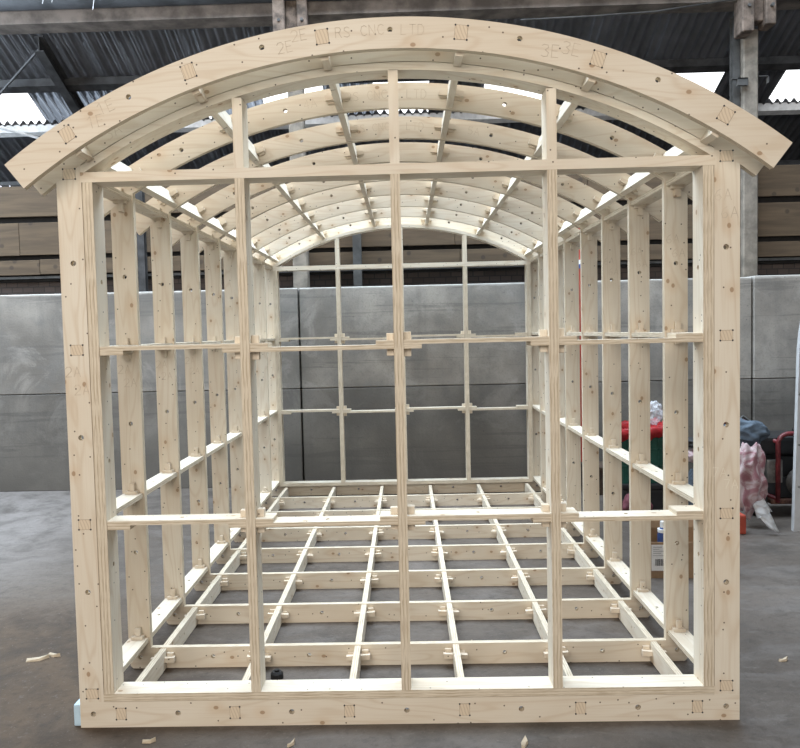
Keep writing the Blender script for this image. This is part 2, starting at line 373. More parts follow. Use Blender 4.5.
# strips on edge: face material on their broad side, laminations to the front
JAMB = [wood('z', 'y'), ply_edge('x', 'z', .0125)]; LEDGE = [wood('x', 'y'), ply_edge('z', 'x', .011)]
HL = (2.095, 1.446, .7867, .1327)
XS = [(i-2.5)*.4371 for i in range(6)]
PA = [math.radians((i-2.5)*12.5) for i in range(6)]
def knots_r(bm): return bm
def front_frame(y0, front):
    """end frame: outer plate (sill, posts, arch) with window strips behind; y0 = outer face, d = direction into the frame"""
    d = 1 if front else -1
    ya, yb = (y0, y0+T) if front else (y0-T, y0)
    s0, s1 = (y0, y0+.1) if front else (y0-.1, y0)
    sh = [circ(x, .053, .0105) for x in (-1.2, -.874, -.438, 0, .433, .871, 1.2)]
    sill = obj('sill_beam', plate(rect(-1.25, 1.25, 0, .1), sh, 'xz', ya, yb), WX, FR)
    posts = []
    for s in (-1, 1):
        out = [(s*1.25, .1), (s*1.157, .1), (s*1.157, arcz(1.157, RI)), (s*1.25, arcz(1.25, RI))]
        hs = [circ(s*1.2, z, .0105) for z in (.527, 1.117, 1.768)]
        posts.append(obj('post', plate(out, hs, 'xz', ya, yb), WZ, FR))
    ah = [circ(*AP(math.radians(a), 2.205), .0105) for a in (-24.6, -11.8, -.1, 11.5, 24.4)]
    arch = obj('arch_rib', plate(arch_outline(RO, RI, -ANG, ANG), ah, 'xz', ya, yb), WX, FR)
    # window strips on edge
    for s in (-1, 1):
        hs = [circ((s0+s1)/2, z, .009) for z in (.62, 1.02, 1.70)]
        x0, x1 = sorted((s*1.117, s*1.1552))
        obj('jamb', plate(rect(s0, s1, .131, 2.063), hs, 'yz', x0, x1), JAMB, FR)
    obj('bottom_rail', plate(rect(-1.1568, 1.1568, s0, s1), [], 'xy', .1016, .131), LEDGE, FR)
    hd = wood('x', 'z')
    obj('head_rail', BX(-1.16, 1.16, s0-.0012*d if front else s0, s1 if front else s1+.0012, 2.063, 2.1), [hd], FR)
    a = math.asin(1.157/RI) - .005
    rs = 2.117; ro = RI-.0022; ai = math.acos((2.1002-CZ)/rs); ao = math.asin(1.1568/ro); n = 60
    ol = [AP(-ao + 2*ao*i/n, ro) for i in range(n+1)] + [(1.1568, 2.1002)] + [AP(ai - 2*ai*i/n, rs) for i in range(n+1)] + [(-1.1568, 2.1002)]
    obj('arch_strip', plate(ol, [], 'xz', s0, s1), [hd, wood('x', 'y')], FR)
    mulls = []
    for x in (-.572, 0, .572):
        mulls.append(obj('mullion', plate(rect(s0, s1, .131, 2.063), [], 'yz', x-.018, x+.018), JAMB, FR))
        bm = BX(x-.018, x+.018, s0, s1, 2.1, arcz(abs(x)+.018, 2.117)+.002)
        obj('upper_mullion', bm, [hd if False else wood('z', 'x')], FR)
    # transoms: bay A and C one board higher than B and D, tongues run through the mullions
    X = (-1.117, -.572, 0, .572, 1.117); th = .0165
    for zt in (1.457, .7965):
        for i in range(4):
            up = i % 2 == 0
            z1 = zt if up else zt - th
            l = X[i] if i == 0 else X[i] - .085; r = X[i+1] if i == 3 else X[i+1] + .085
            hs = [circ((X[i]+X[i+1])/2, (s0+s1)/2, .008)]
            tr = obj('transom', plate(rect(l, r, s0+.004, s1-.004), hs, 'xy', z1-th, z1), LEDGE, FR)
            if i == 0: obj('end_block', plate(rect(-1.117, -1.03, s0+.004, s1-.004), [], 'xy', zt-2*th, zt-th), LEDGE, tr)
            if i == 3: obj('end_block', plate(rect(1.02, 1.117, s0+.004, s1-.004), [], 'xy', zt-th, zt), LEDGE, tr)
        for k, x in enumerate((-.572, 0, .572)):
            for s in (-1, 1):
                wdt = .028
                a0, a1 = sorted((x + s*.018, x + s*(.018+wdt)))
                lift = (.026 if s < 0 else .030); drop = .030 if s > 0 else .026
                bm = rbox(a0, a1, (s0+s1)/2-.014, (s0+s1)/2+.014, zt-2*th-drop, zt+lift, .002, 1)
                obj('wedge', bm, [wood('z', 'x', .2)], mulls[k])
    if front:
        for s, p in zip((-1, 1), posts):
            for z in HL: tenon(s*1.201, z, .045, .037, 0, y0, p)
        for x in XS: tenon(x, .0527, .037, .044, 0, y0, sill)
        lettering('6A', 1.193, 1.957, .05, 0, y0, posts[1]); lettering('6A', 1.217, 1.893, .05, 0, y0, posts[1])
        lettering('7A', 1.179, .941, .042, 0, y0, posts[1], 'engrave_light', .002); lettering('7A', 1.221, .896, .042, 0, y0, posts[1], 'engrave_light', .002)
        lettering('2A', -1.216, 1.365, .046, 0, y0, posts[0], 'engrave'); lettering('2A', -1.185, 1.297, .046, 0, y0, posts[0], 'engrave')
        px, pz = AP(math.radians(-28.1), 2.186); lettering('3A', px, pz, .05, math.radians(-28), y0, arch)
    return arch, posts, sill
archF, postsF, sillF = front_frame(0.0, True)
DR = 8*B + T
CZ_FRONT = CZ
CZ = CZ_FRONT - .016
archR, postsR, sillR = front_frame(DR, False)
# fascia arch carried in front on the purlin ends
CZ = CZ_FRONT
YF = -.13
fh = [circ(*AP(math.radians(a), 2.21), .0095) for a in (-24.68, -11.77, -.13, 11.52, 24.41)]
fas = obj('fascia_arch', plate(arch_outline(RO, RI, -ANG, ANG, 96), fh, 'xz', YF, YF+T), [wood('x', 'z'), ply_edge('y', 'x')], FR)
for a in PA:
    x, z = AP(a, 2.206); tenon(x, z, .043, .048, a, YF, fas)
for txt, a, r, h, tilt in (('1E', -26.8, 2.217, .05, -22), ('1E', -28.26, 2.19, .05, -12), ('2E', -8.17, 2.224, .046, -9), ('2E', -9.6, 2.193, .046, -10),
                     ('RS CNC', -2.75, 2.211, .043, -2.7), ('LTD', 2.0, 2.209, .043, 2), ('3E', 14.56, 2.191, .052, 6), ('3E', 16.34, 2.214, .052, 14)):
    x, z = AP(math.radians(a), r); lettering(txt, x, z, h, math.radians(tilt), YF, fas)
# purlins, stringers and side rails run the whole length
CZ = CZ_FRONT - .016
for a in PA:
    bm = BX(-T/2, T/2, YF+T-.002, DR+.02, RI+.004, RI+.092)
    bmesh.ops.rotate(bm, verts=bm.verts[:], cent=(0, 0, 0), matrix=Matrix.Rotation(a, 3, 'Y'))
    bmesh.ops.translate(bm, verts=bm.verts[:], vec=(0, 0, CZ))
    obj('purlin', bm, [wood('y', 'z')], FR)
for i, x in enumerate(XS):
    hs = [circ((k+.5)*B+.014, .047, .007) for k in range(8)]
    obj('stringer', plate(rect(.02, DR-.02, .006, .0905), hs, 'yz', x-T/2, x+T/2), STRM, FR)
for s in (-1, 1):
    for z in HL:
        x0, x1 = sorted((s*1.158, s*1.242))
        hs = [circ(s*1.2, (k+.5)*B+.014, .008) for k in range(8)]
        obj('side_rail', plate(rect(x0, x1, .02, DR-.02), hs, 'xy', z-.0105, z+.0105), RAILM, FR)
# one cross frame, then copies
def rail_peg(s, z, below, parent, y=0.0):
    d = -1 if below else 1; bm = bmesh.new(); zz = z + d*.0105
    flip = random.random() < .5
    def zb(a, b): return sorted((zz + d*a, zz + d*b))
    box(bm, s*1.2-.026, s*1.2+.026, y-.034, y-.001, *zb(-.0005, .014))
    box(bm, s*1.2-.010, s*1.2+.012, y-.026, y-.001, *zb(.014, .048))
    zo = z - d*.0105
    box(bm, s*1.2-.010, s*1.2+.010, y-.024, y-.001, *sorted((zo - d*.03, zo)))
    return obj('rail_peg', bm, [wood('z', 'x', .35)], parent)
def cross_peg(name, x, z, ang, parent, y, flip):
    """wedge driven through a slot in a purlin or stringer, lying against the cross member"""
    bm = bmesh.new(); f = -1 if flip else 1
    vs = []
    for (u, h) in ((-.056, .012), (.050, .009)):
        for yy in (y-.036, y-.012):
            for hh in (-.009, -.009 + 2*h): vs.append(bm.verts.new((f*u, yy, hh)))
    for q in ((0,1,3,2), (4,6,7,5), (0,4,5,1), (2,3,7,6), (0,2,6,4), (1,5,7,3)): bm.faces.new([vs[i] for i in q])
    box(bm, f*-.034-.014, f*-.034+.014, y-.016, y-.0005, -.018, .028)
    box(bm, f*.03-.012, f*.03+.012, y-.0125, y-.0005, -.014, .016)
    bmesh.ops.rotate(bm, verts=bm.verts[:], cent=(0, 0, 0), matrix=Matrix.Rotation(ang, 3, 'Y'))
    bmesh.ops.translate(bm, verts=bm.verts[:], vec=(x, 0, z))
    return obj(name, bm, [wood('x', 'z', .4)], parent)
protos = []
jo = [(-1.245, .012), (-1.233, 0), (1.233, 0), (1.245, .012), (1.245, .0945), (-1.245, .0945)]
jh = [circ(x, .05, .010) for x in (-1.2, -.87, -.437, .0, .437, .87, 1.2)]
joist = obj('floor_joist', plate(jo, jh, 'xz', 0, T), WX, FR, (0, B, 0))
for i, x in enumerate(XS): cross_peg('floor_peg', x, .047, 0, joist, 0, i % 2 == 0)
protos.append(joist)
for s in (-1, 1):
    out = [(s*1.25, .0946), (s*1.15, .0946), (s*1.15, arcz(1.15, RI)-.0002), (s*1.25, arcz(1.25, RI)-.0002)]
    hs = [circ(s*1.2, z, .0095) for z in (.53, 1.108, 1.755)]
    st = obj('stud', plate(out, hs, 'xz', 0, T), WZ, FR, (0, B, 0))
    for z, below in zip(HL, (True, s < 0, False, False)): rail_peg(s, z, below, st)
    protos.append(st)
rh = [circ(*AP(math.radians(a), 2.20), .0095) for a in (-25, -12.4, 12.4, 25)]
rib = obj('arch_rib', plate(arch_outline(RO, RI, -ANG, ANG), rh, 'xz', 0, T), WX, FR, (0, B, 0))
for i, a in enumerate(PA):
    x, z = AP(a, 2.203); cross_peg('roof_peg', x, z, a, rib, 0, i % 2 == 1)
protos.append(rib)
for k in range(2, 8):
    for p in protos: copy_tree(p, FR, (0, k*B, 0))
for i, a in enumerate(PA):
    x, z = AP(a, 2.203); cross_peg('roof_peg', x, z, a, archR, DR-T, i % 2 == 0)
for k, (txt, xx) in enumerate((('4A', -.62), ('5A', .62))):
    pass
ribs = [o for o in FR.children if o.name.startswith('arch_rib') and abs(o.location.y) > .1]
ribs.sort(key=lambda o: o.location.y)
for rb, marks in ((ribs[0], (('RS CNC', -3.0, 2.205), ('LTD', 2.6, 2.205), ('4A', -9.4, 2.205))), (ribs[1], (('RS CNC', -3.0, 2.205), ('LTD', 2.6, 2.205), ('5A', 10.2, 2.205)))):
    for txt, a, r in marks:
        x, z = AP(math.radians(a), r); lettering(txt, x, z, .045, math.radians(a), 0, rb)
studs = sorted([o for o in FR.children if o.name.startswith('stud')], key=lambda o: o.location.y)
for o in studs[:6]:
    s = -1 if o.data.vertices[0].co.x < 0 else 1
    if s > 0: lettering('6A', 1.19, 1.86, .045, 0, 0, o); lettering('6A', 1.215, 1.80, .045, 0, 0, o)
    else: lettering('2A', -1.215, 1.35, .045, 0, 0, o); lettering('2A', -1.19, 1.29, .045, 0, 0, o)

# ------------------------------------------------------------------ the hall
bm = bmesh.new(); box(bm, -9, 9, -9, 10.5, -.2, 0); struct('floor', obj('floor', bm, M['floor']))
wall = struct('wall_back')
jx = [-9, -1.004, 3.355, 9]
for i in range(3):
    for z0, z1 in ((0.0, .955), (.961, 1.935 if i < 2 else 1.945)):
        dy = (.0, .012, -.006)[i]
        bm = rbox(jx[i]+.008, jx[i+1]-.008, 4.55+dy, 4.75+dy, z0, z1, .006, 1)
        obj('concrete_panel', bm, M['concrete'] if z0 > .5 else M['concrete_lower'], wall)  # lower panels take a darker tone than the upper ones
br = struct('wall_upper')
obj('brick_panel', BX(-9, 9, 5.12, 5.3, 0, 2.2), M['brick'], br)
obj('backing_board', BX(-9, 9, 5.06, 5.11, 2.10, 3.10), M['dark'], br)
obj('backing_rail', BX(-9, 9, 5.02, 5.05, 2.125, 2.15), M['steel_mid'], br)
def board_row(z0, z1, seams):
    for a, b in zip(seams, seams[1:]):
        obj('cladding_board', rbox(a+.002, b-.002, 5.0, 5.03, z0+random.uniform(-.004, .004), z1+random.uniform(-.004, .004), .003, 1), M['board'], br)
board_row(2.762, 3.07, [-8, -5.2, -2.75, -.05, 1.9, 4.4, 8])
board_row(2.366, 2.70, [-8, -3.93, -1.9, .55, 2.9, 5.4, 8])
board_row(2.163, 2.316, [-8, -6.1, -3.73, -1.3, .6, 3.1, 5.5, 8])
bm = bmesh.new()
for zz in (3.083, 2.676):
    x = -4.6
    while x < 4.6:
        if random.random() < .62: 
            r = random.uniform(.004, .009); tube(bm, [(x, 5.052, zz+random.uniform(-.006, .006)), (x, 5.065, zz)], r, 8)
        x += .095 if random.random() < .7 else .19
obj('daylight_chink', bm, M['chink'], br)
def column(x0, x1, y0, y1, z1, tw=0):
    o = struct('column'); obj('shaft', rbox(x0, x1, y0, y1, 0, z1, .012, 1), M['column'], o)
    m = (x0+x1)/2
    bm = rbox(m-.17, m-.055, 4.60, 4.80, z1-.10, z1+.36, .01, 1); obj('corbel', bm, M['corbel'], o)
    bm = rbox(m+.06, m+.16, 4.62, 4.80, z1-.03, z1+.36, .01, 1); obj('corbel', bm, M['corbel'], o)
    bm = rbox(m-.055, m+.06, 4.67, 4.80, z1+.02, z1+.36, .008, 1); obj('corbel', bm, M['corbel'], o)
    bm = bmesh.new()
    for dx in (-.11, .11): tube(bm, [(m+dx, 4.585, z1+.14), (m+dx, 4.62, z1+.14)], .016, 6)
    obj('bolt', bm, M['steel_mid'], o)
    return o
c1 = column(3.372, 3.518, 4.80, 4.95, 4.35)
c2 = column(-1.085, -.935, 4.80, 4.95, 4.35)
for nm, x0, x1 in (('steel_post', 3.295, 3.365), ('steel_post', -2.66, -2.59), ('steel_post', -.485, -.40)):
    bm = bmesh.new(); zt = 4.5 if x0 > 3 else 3.0
    box(bm, x0, x1, 4.86, 4.868, 0, zt); box(bm, x0, x1, 4.93, 4.938, 0, zt); box(bm, (x0+x1)/2-.004, (x0+x1)/2+.004, 4.868, 4.93, 0, zt)
    struct('column', obj('column', bm, M['steel_mid'] if x0 > -1 else M['steel']))
bm = bmesh.new()
box(bm, 3.25, 3.40, 4.76, 4.80, 3.86, 3.872); box(bm, 3.30, 3.40, 4.76, 4.80, 3.80, 3.872); box(bm, 3.518, 3.62, 4.80, 4.84, 3.89, 3.90); box(bm, 3.61, 3.62, 4.80, 4.84, 3.83, 3.90)
obj('angle_bracket', bm, M['steel_mid'], c1)
bm = bmesh.new(); box(bm, -9, 9, 4.72, 4.96, 4.58, 4.72)
struct('beam', obj('beam', bm, M['beam']))
bm = bmesh.new(); tube(bm, [(-9, 4.66, 4.872), (9, 4.66, 4.872)], .175, 20)
struct('gutter_pipe', obj('gutter_pipe', bm, M['gutter'], None, smooth=True))
bm = bmesh.new(); tube(bm, [(1.2, 4.70, 4.46), (1.9, 4.70, 4.475), (2.5, 4.70, 4.50), (3.3, 4.70, 4.60)], .008, 6)
struct('cable_run', obj('cable_run', bm, M['steel_mid']))
# sloping roof beyond the beam
SL = .445
def rz(y): return 4.59 - SL*(y-5.0)
KR = 1.0217
def ry(y): return -2.812 + (y+2.812)*KR
def rx(x): return .0257 + (x-.0257)*KR
roof = struct('ceiling')
def corrug(x0, x1, y0, y1, up=0.0):
    bm = bmesh.new(); n = int((x1-x0)/.0118); prev = None
    for i in range(n+1):
        x = x0 + (x1-x0)*i/n; h = .024*math.sin(2*PI*x/.0945) + up
        p = (bm.verts.new((x, y0, rz(y0)+h)), bm.verts.new((x, y1, rz(y1)+h)))
        if prev: bm.faces.new((prev[0], p[0], p[1], prev[1]))
        prev = p
    bmesh.ops.solidify(bm, geom=bm.faces[:], thickness=.006)
    return bm
sky = [(-4.70, -4.06), (-2.78, -2.14), (-1.50, -.82), (-.27, .34), (.95, 1.61), (2.88, 3.512), (4.185, 4.86), (-6.6, -5.98), (6.0, 6.6)]
sky = sorted((rx(a), rx(b)) for a, b in sky)
obj('roof_sheet', corrug(-9, 9, 4.97, ry(5.54)), M['sheet'], roof, smooth=True)
x = -9
for a, b in sky:
    obj('roof_sheet', corrug(x, a, ry(5.54), ry(6.06), .0), M['sheet'], roof, smooth=True); x = b
obj('roof_sheet', corrug(x, 9, ry(5.54), ry(6.06)), M['sheet'], roof, smooth=True)
obj('roof_sheet', corrug(-9, 9, ry(6.0), 9.9, -.006), M['sheet'], roof, smooth=True)
for a, b in sky: obj('skylight', corrug(a, b, ry(5.50), ry(6.06), .004), M['sky'], roof, smooth=True)
def slope_box(x0, x1, y0, y1, d0, d1):
    bm = bmesh.new()
    vs = [bm.verts.new((x, y, rz(y)-d)) for x in (x0, x1) for y in (y0, y1) for d in (d1, d0)]
    for f in ((0,1,3,2), (4,6,7,5), (0,4,5,1), (2,3,7,6), (0,2,6,4), (1,5,7,3)): bm.faces.new([vs[i] for i in f])
    return bm
obj('purlin', slope_box(-9, 9, ry(5.36), ry(5.45), .02, .10), M['steel'], roof)
obj('purlin', slope_box(-9, 9, ry(6.03), ry(6.10), .012, .10), M['ledge'], roof)
obj('purlin', slope_box(-9, 9, 7.2, 7.3, .03, .16), M['steel'], roof)
for x in (-3.63,):
    bm = slope_box(x-.05, x+.05, 4.99, 9.4, .022, .032)
    bm2 = slope_box(x-.006, x+.006, 4.99, 9.4, .032, .17)
    me = bpy.data.meshes.new('tmp'); bm2.to_mesh(me); bm.from_mesh(me); bm2.free(); bpy.data.meshes.remove(me)
    bm3 = slope_box(x-.05, x+.05, 4.99, 9.4, .17, .18)
    me = bpy.data.meshes.new('tmp'); bm3.to_mesh(me); bm.from_mesh(me); bm3.free(); bpy.data.meshes.remove(me)
    obj('rafter', bm, M['steel'], roof)
bm = bmesh.new(); tube(bm, [(-3.66, 5.06, 4.46), (-4.36, 5.55, 4.17)], .014, 8); obj('wind_brace', bm, M['steel'], roof)
bm = bmesh.new(); tube(bm, [(-4.7, 6.14, 4.0), (-3.83, 6.45, 3.77)], .016, 8); obj('wind_brace', bm, M['ledge'], roof)

# ------------------------------------------------------------------ things about the floor
def cloth_heap(center, size, seed, amp=.35, freq=2.2, sub=5):
    bm = bmesh.new(); bmesh.ops.create_icosphere(bm, subdivisions=sub, radius=1.0)
    for v in bm.verts:
        p = v.co.copy(); q = p*freq + Vector((seed*7.1, seed*3.3, seed))
        n = 1.0 - abs(noise.noise(q)*1.8); n2 = noise.noise(q*2.3)
        v.co = p*(1 + amp*(n-.6) + amp*.3*n2)
    for v in bm.verts:
        v.co = Vector((center[0] + v.co.x*size[0], center[1] + v.co.y*size[1], max(center[2] + v.co.z*size[2], .004)))
    return bm
# green crate with red sack on a black tub
t = thing('storage_tub', 'low black tub on the floor beneath the green crate', 'tub', (1.93, 3.40, 0))
bm = rbox(-.21, .21, -.24, .24, 0, .20, .02); obj('body', bm, M['black'], t)
bm = rbox(-.225, .225, -.25, .25, .20, .245, .012); obj('lid', bm, M['black'], t)
t = thing('plastic_crate', 'dark green plastic crate with red lining, standing behind the right-hand studs', 'crate', (1.925, 3.40, .246))
bm = bmesh.new()
for s in (-1, 1):
    box(bm, s*.20-.008, s*.20+.008, -.2, .2, 0, .40); box(bm, -.20, .20, s*.2-.008, s*.2+.008, 0, .40)
    for k in range(5): box(bm, -.16+k*.08-.006, -.16+k*.08+.006, s*.21-.006, s*.21+.006, .01, .37)
for zz in (.13, .26): 
    box(bm, -.213, .213, -.216, .216, zz, zz+.012)
box(bm, -.20, .20, -.2, .2, 0, .012); obj('body', bm, M['green'], t)
bm = bmesh.new()
for s in (-1, 1): box(bm, s*.205-.018, s*.205+.018, -.222, .222, .385, .41); box(bm, -.216, .216, s*.205-.018, s*.205+.018, .385, .41)
obj('rim', bm, M['green'], t)
bm = bmesh.new(); ring = []
for k in range(64):
    a = 2*PI*k/64; sq = max(abs(math.cos(a)), abs(math.sin(a)))
    ux, uy = math.cos(a)/sq, math.sin(a)/sq; row = []
    w = .015*math.sin(a*9) + .012*math.sin(a*17+1)
    for (e, h) in ((-.05, .30), (-.02, .43), (.005, .455+w), (.03, .43), (.036, .36+w*1.4)):
        row.append(bm.verts.new((ux*(.205+e), uy*(.205+e), h)))
    ring.append(row)
for k in range(64):
    for j in range(4): bm.faces.new((ring[k][j], ring[(k+1) % 64][j], ring[(k+1) % 64][j+1], ring[k][j+1]))
bmesh.ops.solidify(bm, geom=bm.faces[:], thickness=.004)
obj('liner', bm, M['red'], t, smooth=True)
bm = cloth_heap((2.02, 3.36, .79), (.07, .07, .085), 3, .5, 2.0, 4)
tag(obj('plastic_bag', bm, M['clear'], smooth=True), 'crumpled clear plastic bag on top of the green crate', 'bag')
bm = cloth_heap((1.77, 3.02, .10), (.12, .07, .10), 8, .3, 1.4, 4)
tag(obj('maroon_cloth', bm, M['maroon'], smooth=True), 'maroon cloth dumped in front of the black tub', 'cloth')
t = thing('brown_box', 'small dark brown box on the floor near the back wall', 'box', (1.74, 4.05, 0), .1)
obj('body', rbox(-.13, .13, -.15, .15, 0, .22, .008), M['brownbox'], t); obj('lid', rbox(-.137, .137, -.157, .157, .22, .25, .008), M['brownbox'], t)
# generator
g = thing('generator', 'portable generator with dark red tubular frame by the concrete wall', 'generator', (3.0, 3.2, 0))
def L(p): return [(x-3.0, y-3.2, z) for x, y, z in p]
def hoop(x0, x1, y, z0, z1, r=.08):
    pts = [(x0, y, z0)]
    for k in range(7):
        a = PI - k*PI/12; pts.append((x0 + r + r*math.cos(a), y, z1 - r + r*math.sin(a)))
    for k in range(7):
        a = PI/2 - k*PI/12; pts.append((x1 - r + r*math.cos(a), y, z1 - r + r*math.sin(a)))
    pts.append((x1, y, z0)); return pts
bm = bmesh.new(); tube(bm, L(hoop(2.845, 3.50, 3.0, .12, .645)), .018, 12); tube(bm, L(hoop(2.40, 2.83, 3.38, .12, .70)), .018, 12)
tube(bm, L([(2.845, 3.0, .14), (2.83, 3.38, .14)]), .018, 10); tube(bm, L([(2.845, 3.0, .58), (2.84, 3.2, .60), (2.83, 3.38, .63)]), .016, 10)
tube(bm, L([(3.5, 3.0, .14), (3.5, 3.38, .14)]), .018, 10); tube(bm, L([(2.83, 3.38, .14), (3.5, 3.38, .14)]), .018, 10)
obj('tubular_frame', bm, M['tube'], g, smooth=True)
obj('base_tray', rbox(-.20, .50, -.19, .17, .10, .135, .01), M['rust'], g)
ft = obj('fuel_tank', rbox(-.29, .48, -.15, .17, .47, .625, .04, 3), M['black'], g)
bm = bmesh.new(); tube(bm, [(.1, 0, .62), (.1, 0, .655)], .045, 16); obj('fuel_cap', bm, M['black'], ft)
bm = bmesh.new()
box(bm, -.14, .40, -.13, .15, .135, .30); box(bm, -.10, .2, -.11, .13, .30, .46)
for k in range(7): box(bm, .22, .42, -.14, .12, .31+k*.022, .321+k*.022)
bmesh.ops.bevel(bm, geom=bm.edges[:], offset=.006, segments=1, affect='EDGES')
en = obj('engine', bm, M['black'], g)
bm = bmesh.new(); tube(bm, [(.06, -.16, .26), (.06, -.13, .26)], [.10, .12], 28); tube(bm, [(.06, -.175, .26), (.06, -.16, .26)], .045, 16); obj('recoil_starter', bm, M['grey_metal'], en)
bm = rbox(-.22, -.10, -.165, -.13, .26, .44, .01)
for k in range(3): tube(bm, [(-.16, -.172, .30+k*.05), (-.16, -.16, .30+k*.05)], .016, 12)
obj('control_panel', bm, M['grey_metal'], g)
wh = None
bm = bmesh.new()
pr = [(.0, .075), (.0, .125), (.02, .14), (.06, .14), (.08, .125), (.08, .075)]; n = 32; rows = []
for k in range(n):
    a = 2*PI*k/n; rows.append([bm.verts.new((-.32+u, -.09+r*math.cos(a), .14+r*math.sin(a))) for u, r in pr])
for k in range(n):
    for j in range(len(pr)): bm.faces.new((rows[k][j], rows[(k+1) % n][j], rows[(k+1) % n][(j+1) % 6], rows[k][(j+1) % 6]))
wh = obj('wheel', bm, M['rubber'], g, smooth=True)
bm = bmesh.new(); tube(bm, [(-.31, -.09, .14), (-.25, -.09, .14)], .076, 20); tube(bm, [(-.33, -.09, .14), (-.2, -.09, .14)], .02, 10); obj('hub', bm, M['grey_metal'], wh)
bm = bmesh.new(); tube(bm, [(-.38, .05, .69), (-.31, .05, .755), (-.24, .05, .70), (-.2, .05, .66)], .013, 8); obj('handle', bm, M['steel_mid'], g, smooth=True)
# cloth heaped over the generator
bm = cloth_heap((2.58, 2.98, .66), (.17, .10, .10), 12, .30, 1.3)
tag(obj('jacket', bm, M['blue_cloth'], smooth=True), 'blue grey jacket thrown over the end of the generator', 'jacket')
bm = cloth_heap((2.515, 2.74, .35), (.115, .085, .26), 31, .34, 1.5)
tag(obj('blanket', bm, M['pink'], smooth=True), 'pink and white patterned blanket hanging below the blue jacket', 'blanket')
bm = cloth_heap((2.27, 3.05, .20), (.11, .11, .19), 21, .25, 1.5, 4)
tag(obj('grey_sack', bm, M['blue_cloth'], smooth=True), 'slate grey sack on the floor left of the pink blanket', 'sack')
bm = cloth_heap((2.25, 3.03, .485), (.10, .09, .055), 22, .3, 1.5, 4)
tag(obj('bedding', bm, M['pink'], smooth=True), 'pink and white bedding bundled on the slate grey sack', 'bedding')
bm = cloth_heap((2.23, 3.05, .585), (.08, .075, .04), 24, .3, 1.5, 4)
tag(obj('black_bag', bm, M['black'], smooth=True), 'small black bag on top of the pink bedding', 'bag')
t = thing('fuel_can', 'red plastic fuel can on the floor beside the right front post', 'fuel can', (2.345, 2.60, 0))
obj('body', rbox(-.06, .06, -.06, .06, 0, .14, .015), M['orange'], t); bm = bmesh.new(); tube(bm, [(0, 0, .135), (0, 0, .165)], .02, 12); obj('cap', bm, M['black'], t)
def sheet(pts, name='paper_sheet'):
    bm = bmesh.new(); n = 8; g_ = []
    for i in range(n+1):
        row = []
        for j in range(n+1):
            u, v = i/n, j/n
            p = [(1-u)*(1-v)*pts[0][k] + u*(1-v)*pts[1][k] + u*v*pts[2][k] + (1-u)*v*pts[3][k] for k in range(3)]
            d = .018*math.sin(5*u+3*v) + .01*math.sin(9*v-4*u)
            row.append(bm.verts.new((p[0], p[1]+d, max(p[2]+d*.5, .004))))
        g_.append(row)
    for i in range(n):
        for j in range(n): bm.faces.new((g_[i][j], g_[i+1][j], g_[i+1][j+1], g_[i][j+1]))
    bmesh.ops.solidify(bm, geom=bm.faces[:], thickness=.0012); return bm
tag(obj('paper_sheet', sheet([(2.47, 2.58, .20), (2.53, 2.57, .26), (2.60, 2.57, .15), (2.50, 2.58, .10)]), M['paper'], smooth=True), 'crumpled white paper sheet under the pink blanket, upper one', 'paper')
tag(obj('paper_sheet', sheet([(2.49, 2.53, .12), (2.55, 2.52, .17), (2.63, 2.51, .005), (2.54, 2.53, .06)]), M['paper'], smooth=True), 'pointed white paper sheet touching the floor by the generator wheel', 'paper')
# cardboard box
t = thing('cardboard_box', 'open brown cardboard box with white shipping label outside the right-hand studs', 'box', (1.64, 1.80, 0), -.05)
bm = bmesh.new()
box(bm, -.20, .20, -.17, .17, 0, .006)
for s in (-1, 1): box(bm, s*.20-.003, s*.20+.003, -.17, .17, 0, .215); box(bm, -.20, .20, s*.17-.003, s*.17+.003, 0, .215)
obj('body', bm, M['card'], t)
for s in (-1, 1):
    bm = BX(s*.2-.002, s*.2+.002, -.168, .168, .215, .30); bmesh.ops.rotate(bm, verts=bm.verts[:], cent=(s*.2, 0, .215), matrix=Matrix.Rotation(s*.45, 3, 'Y')); obj('flap', bm, M['card'], t)
    bm = BX(-.198, .198, s*.17-.002, s*.17+.002, .215, .30); bmesh.ops.rotate(bm, verts=bm.verts[:], cent=(0, s*.17, .215), matrix=Matrix.Rotation(-s*(2.3 if s < 0 else .3), 3, 'X')); 
    if s > 0: obj('flap', bm, M['card'], t)
    else: bm.free()
lb = obj('shipping_label', BX(-.185, -.065, -.1745, -.1728, .045, .20), M['paper'], t)
bm = bmesh.new()
x = -.165
while x < -.10:
    w = random.choice((.0012, .002, .0035)); box(bm, x, x+w, -.1752, -.1744, .075, .115); x += w + random.choice((.0015, .0025))
for k, (a, b) in enumerate(((-.175, -.125), (-.175, -.14), (-.175, -.115), (-.175, -.13))): box(bm, a, b, -.1752, -.1744, .185-k*.012, .187-k*.012)
box(bm, -.178, -.07, -.1752, -.1744, .135, .1365)
obj('print', bm, M['ink'], lb)
bm = bmesh.new(); pts = [(-.082 + .018*math.cos(a), -.1748, .165 + .02*math.sin(a)) for a in [PI*.25 + k*PI*1.5/12 for k in range(13)]]
tube(bm, pts, .0028, 6); obj('letter_mark', bm, M['ink'], lb)
bt = thing('spray_bottle', 'white and blue bottle standing in the cardboard box', 'bottle', (1.555, 1.76, .007))
bm = bmesh.new(); tube(bm, [(0, 0, 0), (0, 0, .005), (0, 0, .22), (0, 0, .25), (0, 0, .265)], [.028, .032, .032, .022, .014], 20); obj('body', bm, M['blue'], bt, smooth=True)
bm = bmesh.new(); tube(bm, [(0, 0, .265), (0, 0, .30)], .016, 16); obj('cap', bm, M['white'], bt)
bm = bmesh.new(); tube(bm, [(0, 0, .235), (0, 0, .255)], .0305, 20); obj('band', bm, M['white'], bt)
